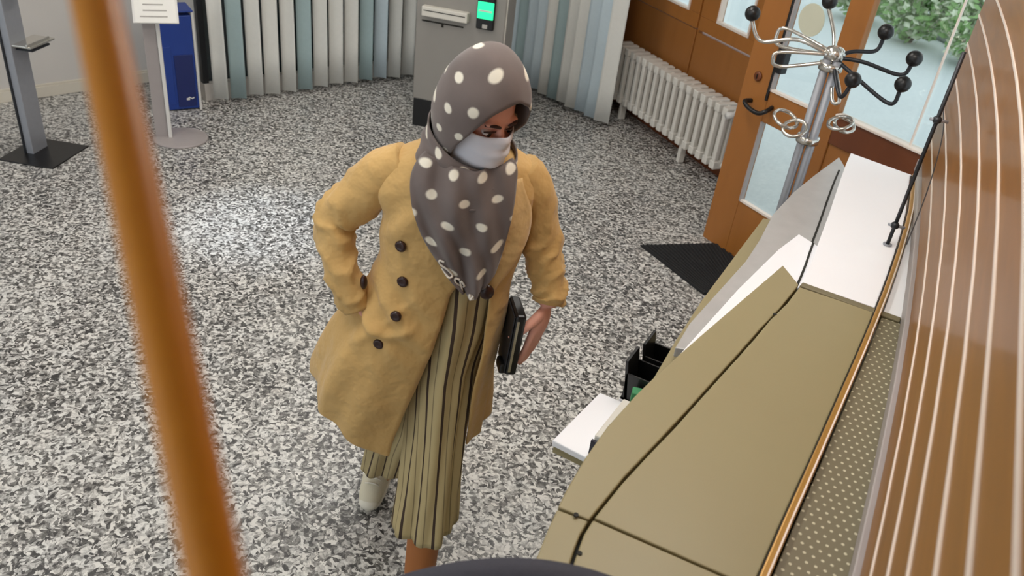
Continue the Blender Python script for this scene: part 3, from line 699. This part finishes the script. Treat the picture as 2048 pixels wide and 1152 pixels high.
# arms (right arm with its hand in the pocket, left arm hanging with bent wrist)
RA = [V(-.015, -.005, 1.385), V(-.075, -.015, 1.345), V(-.14, -.025, 1.275), V(-.198, -.03, 1.205), V(-.192, .005, 1.13), V(-.165, .04, 1.05), V(-.135, .055, .985)]
LA = [V(.262, -.005, 1.39), V(.300, -.008, 1.34), V(.328, -.01, 1.26), V(.352, .0, 1.175), V(.370, .022, 1.105), V(.383, .043, 1.052), V(.378, .055, 1.020)]
body.tube(catmull(RA, 4), [.046-.019*i/24 for i in range(25)], 12)
body.tube(catmull(LA, 4), [.046-.019*i/24 for i in range(25)], 12)
# legs
FL = [V(.125, .02, .88), V(.100, .095, .60), V(.090, .155, .38), V(.078, .185, .10), V(.072, .19, .05)]
RL = [V(.04, -.01, .88), V(.01, -.02, .54), V(-.035, -.18, .30), V(-.06, -.245, .13), V(-.065, -.24, .07)]
for LG in (FL, RL): body.tube(catmull(LG, 4), [.072, .068, .063, .060, .057, .054, .053, .052, .052, .05, .046, .042, .04, .038, .037, .036, .036], 14)
# hands: palm + five fingers
def hand(wrist, along, across, nrm, spread, curl, sc=1.0, thumb_side=1):
    """along: wrist to knuckles; across: towards the thumb; nrm: out of the back of the hand"""
    W_ = Vector(wrist); a = along.normalized(); c = across.normalized(); n_ = nrm.normalized()
    rm = Matrix((c, a, n_)).transposed()
    body.ball(W_+a*.045*sc, (.036*sc, .052*sc, .017*sc), 14, 10, rm)
    for i, (off, ln) in enumerate(((.026, .075), (.009, .083), (-.009, .078), (-.026, .062))):
        k = W_+a*.082*sc+c*off*sc
        p = [k-a*.03*sc, k]; d = a.copy()
        for j, seg in enumerate((.42, .33, .25)):
            d = (Matrix.Rotation(curl[i]*(.6, 1.0, .7)[j], 3, c) @ d); p.append(p[-1]+d*ln*seg*sc)
        body.tube(p, [.0095*sc, .0095*sc, .0085*sc, .008*sc, .0062*sc], 8)
    t0 = W_+a*.022*sc+c*.026*sc
    t1 = t0+(c*.75+a*.75).normalized()*.034*sc-n_*.008*sc
    t2 = t1+(c*.35+a*.95-n_*.5).normalized()*.030*sc
    t3 = t2+(c*.05+a*.95-n_*.7).normalized()*.024*sc
    body.tube([W_+a*.012*sc+c*.010*sc, t0, t1, t2, t3], [.012*sc, .0135*sc, .0115*sc, .010*sc, .007*sc], 8)
hand(V(.376, .058, 1.020), V(-.22, .12, -.96), V(-.55, .8, .25), V(.83, .55, -.1), 0, (-.10, -.08, -.08, -.10), 1.18)
hand(V(-.125, .055, .985), V(.35, .1, -.95), V(.5, .8, .2), V(-.8, .5, -.2), 0, (.15, .15, .15, .15), .95)
bo = body.build('body', 'skin', WM, True)
q = bo.modifiers.new('remesh', 'REMESH'); q.mode = 'VOXEL'; q.voxel_size = .0045; q.use_smooth_shade = True
q = bo.modifiers.new('smooth', 'SMOOTH'); q.iterations = 4; q.factor = .5
apply_mods(bo)
# eyes and brows
for s in (-1, 1):
    ey = MB().ball(hp(s*.031, .0655, .004), (.0135, .0135, .0085), 14, 10, HM).build('eye', 'eye_white', WM, True)
    MB().ball(hp(s*.031, .0765, .002), (.0065, .004, .0065), 12, 8, HM).build('iris', 'iris', ey, True)
    MB().tube([hp(s*.016, .080, .010), hp(s*.031, .081, .0125), hp(s*.046, .071, .008)], [.002, .0028, .002], 8).build('eyelashes', 'brow', ey, True)
    MB().tube([hp(s*.013, .086, .026), hp(s*.030, .087, .034), hp(s*.050, .071, .028)], [.0035, .0042, .0022], 8).build('eyebrow', 'brow', WM, True)
# --- face mask
def maskf(u, v):
    a = (u-.5)*2*math.radians(88); uu = -.002-.122*v
    rf = .097+.020*math.sin(PI*min(1, v*1.15))*math.cos(a)**2
    r = math.sin(a)*(.080-.014*v); f = math.cos(a)*rf-.004
    if v < .25: f += .012*math.exp(-(a/.25)**2)*(1-v*2)
    if v > .8: f -= (v-.8)*.16*max(0, math.cos(a))
    f += .0028*math.sin(v*PI*7)*max(0, math.cos(a))
    return hp(r, f, uu+.012*math.exp(-(a/.35)**2)*(1-v))
mk = MB().grid(maskf, 28, 28).build('face_mask', 'mask', WM, True, solid=.002)
for s in (-1, 1): MB().tube(catmull([maskf(.5+s*.49, .1), hp(s*.082, .0, .0), hp(s*.084, -.015, -.025), hp(s*.078, .0, -.06), maskf(.5+s*.49, .9)], 5), .0016, 6).build('ear_loop', 'mask', mk, True)
# --- headscarf: hood
RR, RF, RU = .108, .122, .160
def hoodf(u, v):
    psi = 2*PI*u; cp = math.cos(psi)
    amax = math.radians(lerp_tab([(-1.0, 100), (-.5, 110), (0, 124), (.5, 136), (1.0, 143)], cp)[0])
    al = .02+(amax-.02)*v
    f = -RF*math.cos(al); r = RR*math.sin(al)*math.sin(psi); u_ = RU*math.sin(al)*cp+.005
    if u_ < 0: u_ *= 1.0; r *= 1-.12*min(1, -u_/.12); f -= .015*min(1, -u_/.12)
    if cp > 0: f -= 0; u_ += .012*math.exp(-((al-1.2)/.5)**2)*cp
    k = .004*math.sin(psi*7+al*3.2)*v+.006*nz(r*9, f*9, u_*9+3)
    return hp(r*(1+k*6), f, u_*(1+k*4))
def hood_uv(u, v): return ((u-.5)*.62+.011, v*.30)
hd = MB(); hd.grid(hoodf, 72, 36, lambda u, v: (0, 0), True)
sh = bpy.data.objects.new('headscarf', None)
CX = Vector((0, -1, .35)).normalized()               # unwrap centred on the near side of the head
CXh = Vector((0, -1, 0)); CXs = Vector((1, 0, 0))
for i, p in enumerate(hd.v):
    q = Vector(p)-HC; an = math.atan2(q.dot(CXs), q.dot(CXh)); el = math.atan2(q.z, math.hypot(q.x, q.y))
    hd.uv[i] = (an*math.cos(el)*.118+.21, el*.135+.30)
hood = hd.build('headscarf', 'scarf', WM, True, solid=.004)
hood['label'] = 'grey headscarf with cream dots'
# wrap around the neck and shoulders
NT = [(1.53, .135, .020, .108, .090), (1.48, .132, .026, .112, .100), (1.44, .128, .025, .118, .110), (1.40, .125, .022, .128, .116), (1.375, .122, .022, .135, .120), (1.35, .120, .022, .140, .128)]
def neckf(u, v):
    z = 1.53-.18*v; cs, c_d, hw, hd_ = lerp_tab(NT, z); t = 2*PI*u
    k = 1+.05*math.sin(3*t+11*v)*min(1, v*3)+.03*math.sin(7*t-15*v+1)*min(1, v*3)
    fa = math.cos(t-(PI/2-YAW)); z2 = z+.012*math.sin(2*t+.7)*v-(1-v)*(.045+.055*fa)
    k += (1-v)**2*.10*max(0, fa)
    return V(cs+hw*k*math.cos(t), c_d+hd_*k*math.sin(t), z2)
MB().grid(neckf, 64, 22, lambda u, v: (u*.70, v*.17+.02), True).build('scarf_wrap', 'scarf', WM, True, solid=.004)
# bib hanging over the chest
BL = [(1.485, .06, .03), (1.445, .012, .070), (1.40, -.008, .092), (1.34, -.004, .112), (1.28, .018, .125), (1.22, .050, .134), (1.17, .085, .142), (1.135, .125, .152)]
BR = [(1.485, .20, .04), (1.445, .243, .080), (1.40, .246, .104), (1.34, .242, .122), (1.28, .236, .132), (1.22, .226, .138), (1.17, .212, .146), (1.135, .190, .152)]
def bibf(u, v):
    z = 1.455-.315*v; l = lerp_tab(BL, z); r = lerp_tab(BR, z)
    s = l[0]+(r[0]-l[0])*u; d = .008+l[1]+(r[1]-l[1])*u+(.052-.03*v)*math.sin(PI*u)
    d += .010*math.sin(u*13+v*5.5+1.0)*math.sin(PI*min(1, u*1.2))*(.5+v)+.006*math.sin(u*24-v*9)
    z2 = z+.025*math.sin(PI*u)*(v-1)*.6-.028*v*math.sin(PI*u)
    return V(s, d, z2)
MB().grid(bibf, 48, 52, lambda u, v: (u*.27*(1-.45*v)+.016+.06*v, v*.40+.021)).build('scarf_bib', 'scarf', WM, True, solid=.004)
# printed marks near the scarf hem
def bibline(pts):
    out = []
    for a_, b_ in pts:
        p = bibf(a_, b_); p.y -= .005; out.append(p)
    return catmull(out, 5)
for pts in ([(.20, .74), (.12, .75), (.10, .79), (.20, .80), (.24, .84), (.14, .87), (.06, .84)], [(.36, .86), (.28, .86), (.24, .90), (.34, .93), (.42, .90), (.36, .87), (.26, .97)], [(.50, .95), (.48, .99), (.58, .96)]):
    MB().tube(bibline(pts), .0028, 6).build('printed_mark', 'scarf_mark', WM, True)

# --- coat
CT = [  # z, left x, right x, centre depth, half depth
    (1.455, .055, .205, -.012, .062), (1.435, .0, .255, -.012, .078), (1.41, -.055, .298, -.008, .088), (1.37, -.075, .312, 0, .102), (1.30, -.078, .305, .008, .120), (1.20, -.074, .295, .008, .130),
    (1.08, -.095, .276, .0, .132), (.95, -.150, .266, -.005, .150), (.80, -.212, .264, -.010, .165), (.65, -.252, .258, -.015, .178), (.545, -.268, .252, -.018, .184)]
OP = [(1.455, .15, .151), (1.16, .15, .151), (1.12, .128, .185), (1.09, .108, .212), (.95, .078, .205), (.82, .042, .195), (.65, -.010, .190), (.545, -.036, .188)]
def coat_at(z, beta, out=0.0):
    l, r, c_d, hd_ = lerp_tab(CT, z); cs = (l+r)/2; hw = (r-l)/2+out; hd_ += out
    e = .86  # slightly squarer than an ellipse
    cx, sy = math.cos(beta), math.sin(beta)
    return cs+hw*math.copysign(abs(cx)**e, cx), c_d+hd_*math.copysign(abs(sy)**e, sy)
def coat_beta(z, s):
    l, r, c_d, hd_ = lerp_tab(CT, z); x = max(-1, min(1, (s-(l+r)/2)/((r-l)/2))); return math.acos(math.copysign(abs(x)**(1/.86), x))
def coatf(u, v):
    z = 1.455-.91*v
    sl, sr = lerp_tab(OP, z); bR = coat_beta(z, sr); bL = coat_beta(z, sl)-2*PI
    b = bR+(bL-bR)*u
    amp = max(0, (1.15-z))/.6
    o_ = amp*(.013*math.sin(b*5+1.3+z*2.5)+.009*math.sin(b*9+z*5+.4)+.005*math.sin(b*15+z*4))
    s, d = coat_at(z, b, 0)
    # drag folds running from the pocket and from the chest
    f1 = .008*math.sin((s*1.0+z*.85)*62)*math.exp(-((s+.03)/.11)**2-((z-1.0)/.13)**2)
    f2 = .009*math.sin((s*.8-z*.75)*64)*math.exp(-((s+.05)/.05)**2-((z-1.28)/.10)**2)
    zc = .955+5.5*(s+.055)**2; f1 += .016*math.exp(-((z-zc)/.013)**2)*max(0, 1-((s+.05)/.085)**2)
    zc = .90+1.2*(s+.12); f1 += .008*math.exp(-((z-zc)/.014)**2)*max(0, 1-((s+.06)/.10)**2)
    n_ = .010*nz(s*5, d*5, z*4+7)+.005*nz(s*14, d*14, z*9)
    l, r, c_d, hd_ = lerp_tab(CT, z); vx, vy = s-(l+r)/2, d-c_d; ln = math.hypot(vx, vy)+1e-6
    o_ += (f1+f2)*(1 if d > 0 else .3)+n_*min(1, (1.455-z)*8)
    hl = max(0, min(1, (-.02-s)/.22)); z2 = z+.02*math.sin(b*2.0+.6)*max(0, v-.8)*4+.12*hl*hl*(3-2*hl)*max(0, v-.35)/.65
    return V(s+vx/ln*o_, d+vy/ln*o_, z2)
co = MB().grid(coatf, 120, 170).build('coat', 'coat', WM, True, solid=.006)
co['label'] = 'tan double-breasted trench coat'
def sleeve(path, rad, name, ph):
    P2 = catmull(path, 12); n = len(P2); rows = []; up = Vector((0, 0, 1)); seg = 36
    b = MB(); vs = []
    for i, p in enumerate(P2):
        t = (P2[min(i+1, n-1)]-P2[max(i-1, 0)]).normalized(); a = (up-t*up.dot(t))
        a = a.normalized() if a.length > .05 else t.orthogonal().normalized(); c = t.cross(a); up = a
        x = i/(n-1)*(len(path)-1); j = min(int(x), len(path)-2); r = rad[j]+(rad[j+1]-rad[j])*(x-j); fr = i/(n-1)
        for k in range(seg):
            q = 2*PI*k/seg
            w_ = .0085*((1-abs(math.sin(fr*19+2.0*math.sin(q+ph)+ph+2.2*nz(p.x*9+ph, math.cos(q)*1.4, p.z*9+math.sin(q)*1.4))))**1.6-.22)*(.35+1.0*math.exp(-((fr-.50)/.17)**2)+1.0*math.exp(-((fr-.85)/.16)**2))+.004*nz(p.x*12+math.cos(q), p.y*12, p.z*12+math.sin(q))
            vs.append(p+(a*math.cos(q)+c*math.sin(q))*(r+w_))
    fs = [(i*seg+k, i*seg+(k+1) % seg, (i+1)*seg+(k+1) % seg, (i+1)*seg+k) for i in range(n-1) for k in range(seg)]
    fs += [tuple(range(seg))[::-1]]
    b.add(vs, fs); return b.build(name, 'coat', WM, True, solid=.004)
sleeve([V(-.015, -.005, 1.385), V(-.075, -.015, 1.345), V(-.14, -.025, 1.275), V(-.198, -.03, 1.205), V(-.192, .005, 1.13), V(-.165, .04, 1.05), V(-.135, .055, .985)], [.059, .066, .062, .054, .046, .043, .040], 'sleeve', 0.3)
sleeve([V(.262, -.005, 1.39), V(.300, -.008, 1.34), V(.328, -.01, 1.26), V(.352, .0, 1.175), V(.370, .022, 1.105), V(.383, .043, 1.052), V(.380, .052, 1.028)], [.056, .059, .055, .051, .047, .044, .040], 'sleeve', 1.9)
def on_coat(s, z, out=.006):
    b = coat_beta(z, s); x, d = coat_at(z, b, out); return V(x, d, z)
# lapels and collar
def lapel(tab, name):
    def f(u, v):
        z = tab[0][0]+(tab[-1][0]-tab[0][0])*v; a, b_ = lerp_tab(tab, z); s = a+(b_-a)*u
        p = on_coat(s, z, .007+.003*math.sin(PI*u)+.004*math.sin(u*5+v*6)); p.y -= .002; return p
    return MB().grid(f, 10, 26).build(name, 'coat_light', WM, True, solid=.006)
lapel([(1.40, .215, .262), (1.32, .222, .288), (1.24, .222, .286), (1.17, .208, .262), (1.10, .196, .222)], 'lapel')
# buttons
for s, z in ((-.020, 1.215), (-.012, 1.115), (-.020, 1.022), (-.068, .925)):
    p = on_coat(s, z, .020 if abs(z-1.022) < .001 else .008); l, r, c_d, h_ = lerp_tab(CT, z); n_ = Vector((p.x-(l+r)/2, p.y+c_d, 0)); n_ = Vector((n_.x*.4, n_.y, 0)).normalized()
    MB().lathe([(.001, -.004), (.0145, -.004), (.0155, .002), (.011, .006), (.008, .0045), (.001, .0045)], p, 16, n_.to_track_quat('Z', 'Y').to_matrix()).build('button', 'button', WM, True)
MB().ball(V(.198, .150, 1.115), (.020, .012, .022), 14, 10).build('belt_knot', 'button', WM, True)
MB().ball(V(-.118, .068, 1.075), (.010, .010, .022), 12, 8).build('cuff_button', 'button', WM, True)
# --- trousers
def leg(path, name, ph, u0):
    def f(u, v):
        x = v*(len(path)-1); j = min(int(x), len(path)-2); t = x-j; tt = t*t*(3-2*t)
        a, b_ = path[j], path[j+1]; c, d, z, hw, hd_ = (a[i]+(b_[i]-a[i])*(tt if i > 2 else t) for i in range(5))
        q = 2*PI*u; k = 1+(.03+.11*v)*math.sin(q*4+ph+v*2.2)+(.03+.05*v)*math.sin(q*9+2*ph-v*3)
        return V(c+hw*k*math.cos(q), d+hd_*k*math.sin(q), z)
    return MB().grid(f, 96, 48, lambda u, v: (u*.506+u0+.03*v, v*.7), True).build(name, 'trousers', WM, True, solid=.003)
leg([(.14, .0, 1.14, .115, .105), (.13, .015, .98, .105, .110), (.108, .050, .80, .085, .095), (.100, .098, .60, .080, .088), (.092, .145, .44, .082, .086), (.082, .180, .285, .088, .088)], 'trouser_leg', .4, .005)
leg([(.07, .0, 1.10, .11, .10), (.05, .0, .95, .115, .105), (.03, -.005, .75, .10, .10), (.0, -.035, .52, .085, .09), (-.03, -.135, .33, .078, .080), (-.052, -.190, .175, .078, .080)], 'trouser_leg', 2.1, .02)
# stockings and shoes
for LG, z_top in ((FL, .36), (RL, .30)):
    c_ = [p for p in catmull(LG, 10) if p.z < z_top]
    MB().tube(c_, [.0535-.010*i/max(1, len(c_)-1) for i in range(len(c_))], 16).build('stocking', 'stocking', WM, True)
def shoe(heel, toe, lift):
    h = Vector(heel); t = Vector(toe); a = (t-h); L_ = a.length; a.normalize(); c = a.cross(Vector((0, 0, 1))).normalized(); n_ = c.cross(a)
    def outline(k, x): return (.034+.014*math.sin(PI*min(1, x*1.05))**.8)*(1 if x < .8 else math.sqrt(max(.0, 1-((x-.8)/.2)**2))*.85+.15)*k
    so = MB(); up_ = MB()
    xs = [i/20 for i in range(21)]
    poly = [(h+a*L_*x+c*outline(1, x)) for x in xs]+[(h+a*L_*x-c*outline(1, x)) for x in reversed(xs)]
    m_ = len(poly); so.add([p+n_*.0 for p in poly]+[p+n_*.026 for p in poly], [tuple(range(m_))[::-1], tuple(range(m_, 2*m_))]+[(i, (i+1) % m_, m_+(i+1) % m_, m_+i) for i in range(m_)])
    so_ = so.build('shoe_sole', 'sole', WM, bevel=.004)
    def uf(u, v):
        x = .02+.96*v; hh = lerp_tab([(0, .075), (.15, .088), (.3, .085), (.45, .066), (.6, .050), (.8, .040), (.93, .030), (1, .008)], x)[0]; w_ = outline(.94, x); q = PI*u
        return h+a*L_*x+c*(w_*math.cos(q))+n_*(.022+hh*math.sin(q)**.7)
    so2 = up_.grid(uf, 16, 24).build('shoe_upper', 'shoe', WM, True, solid=.003)
    MB().ball(h+a*L_*.90+n_*.028, (.034, .030, .024), 14, 10, Matrix((c, a, n_)).transposed()).build('toe_cap', 'sole', so2, True)
    for i in range(4):
        x = .42+.09*i; MB().tube([uf(.30, x), uf(.42, x)+n_*.004, uf(.58, x)+n_*.004, uf(.70, x)], .0032, 6).build('lace', 'sole', so2, True)
shoe(V(.082, .115, .0), V(.045, .36, .0), 0)
shoe(V(-.055, -.345, .070), V(-.108, -.125, .0), .1)

# --- black wallet in the hand
WP = WM.matrix_world if False else None
wl = thing('wallet', 'long black wallet with a silver zip held in the hand', 'wallet')
wl.location = Vector((-1.07, 1.60, 0))+Matrix.Rotation(math.atan2(.556, .831), 3, 'Z') @ V(.292, .072, .925); wl.rotation_euler = (0, .05, math.atan2(.556, .831)+.10)
MB().box((0, 0, 0), (.032, .105, .20)).build('cover', 'black', wl, bevel=.008)
MB().box((-.007, -.054, 0), (.007, .004, .17)).build('zip', 'chrome', wl)
MB().box((-.018, -.02, -.085), (.03, .05, .03)).build('clasp_flap', 'black', wl, bevel=.005)
MB().box((-.0175, 0, 0), (.004, .10, .19)).build('inner_panel', 'dark_metal', wl, bevel=.002)
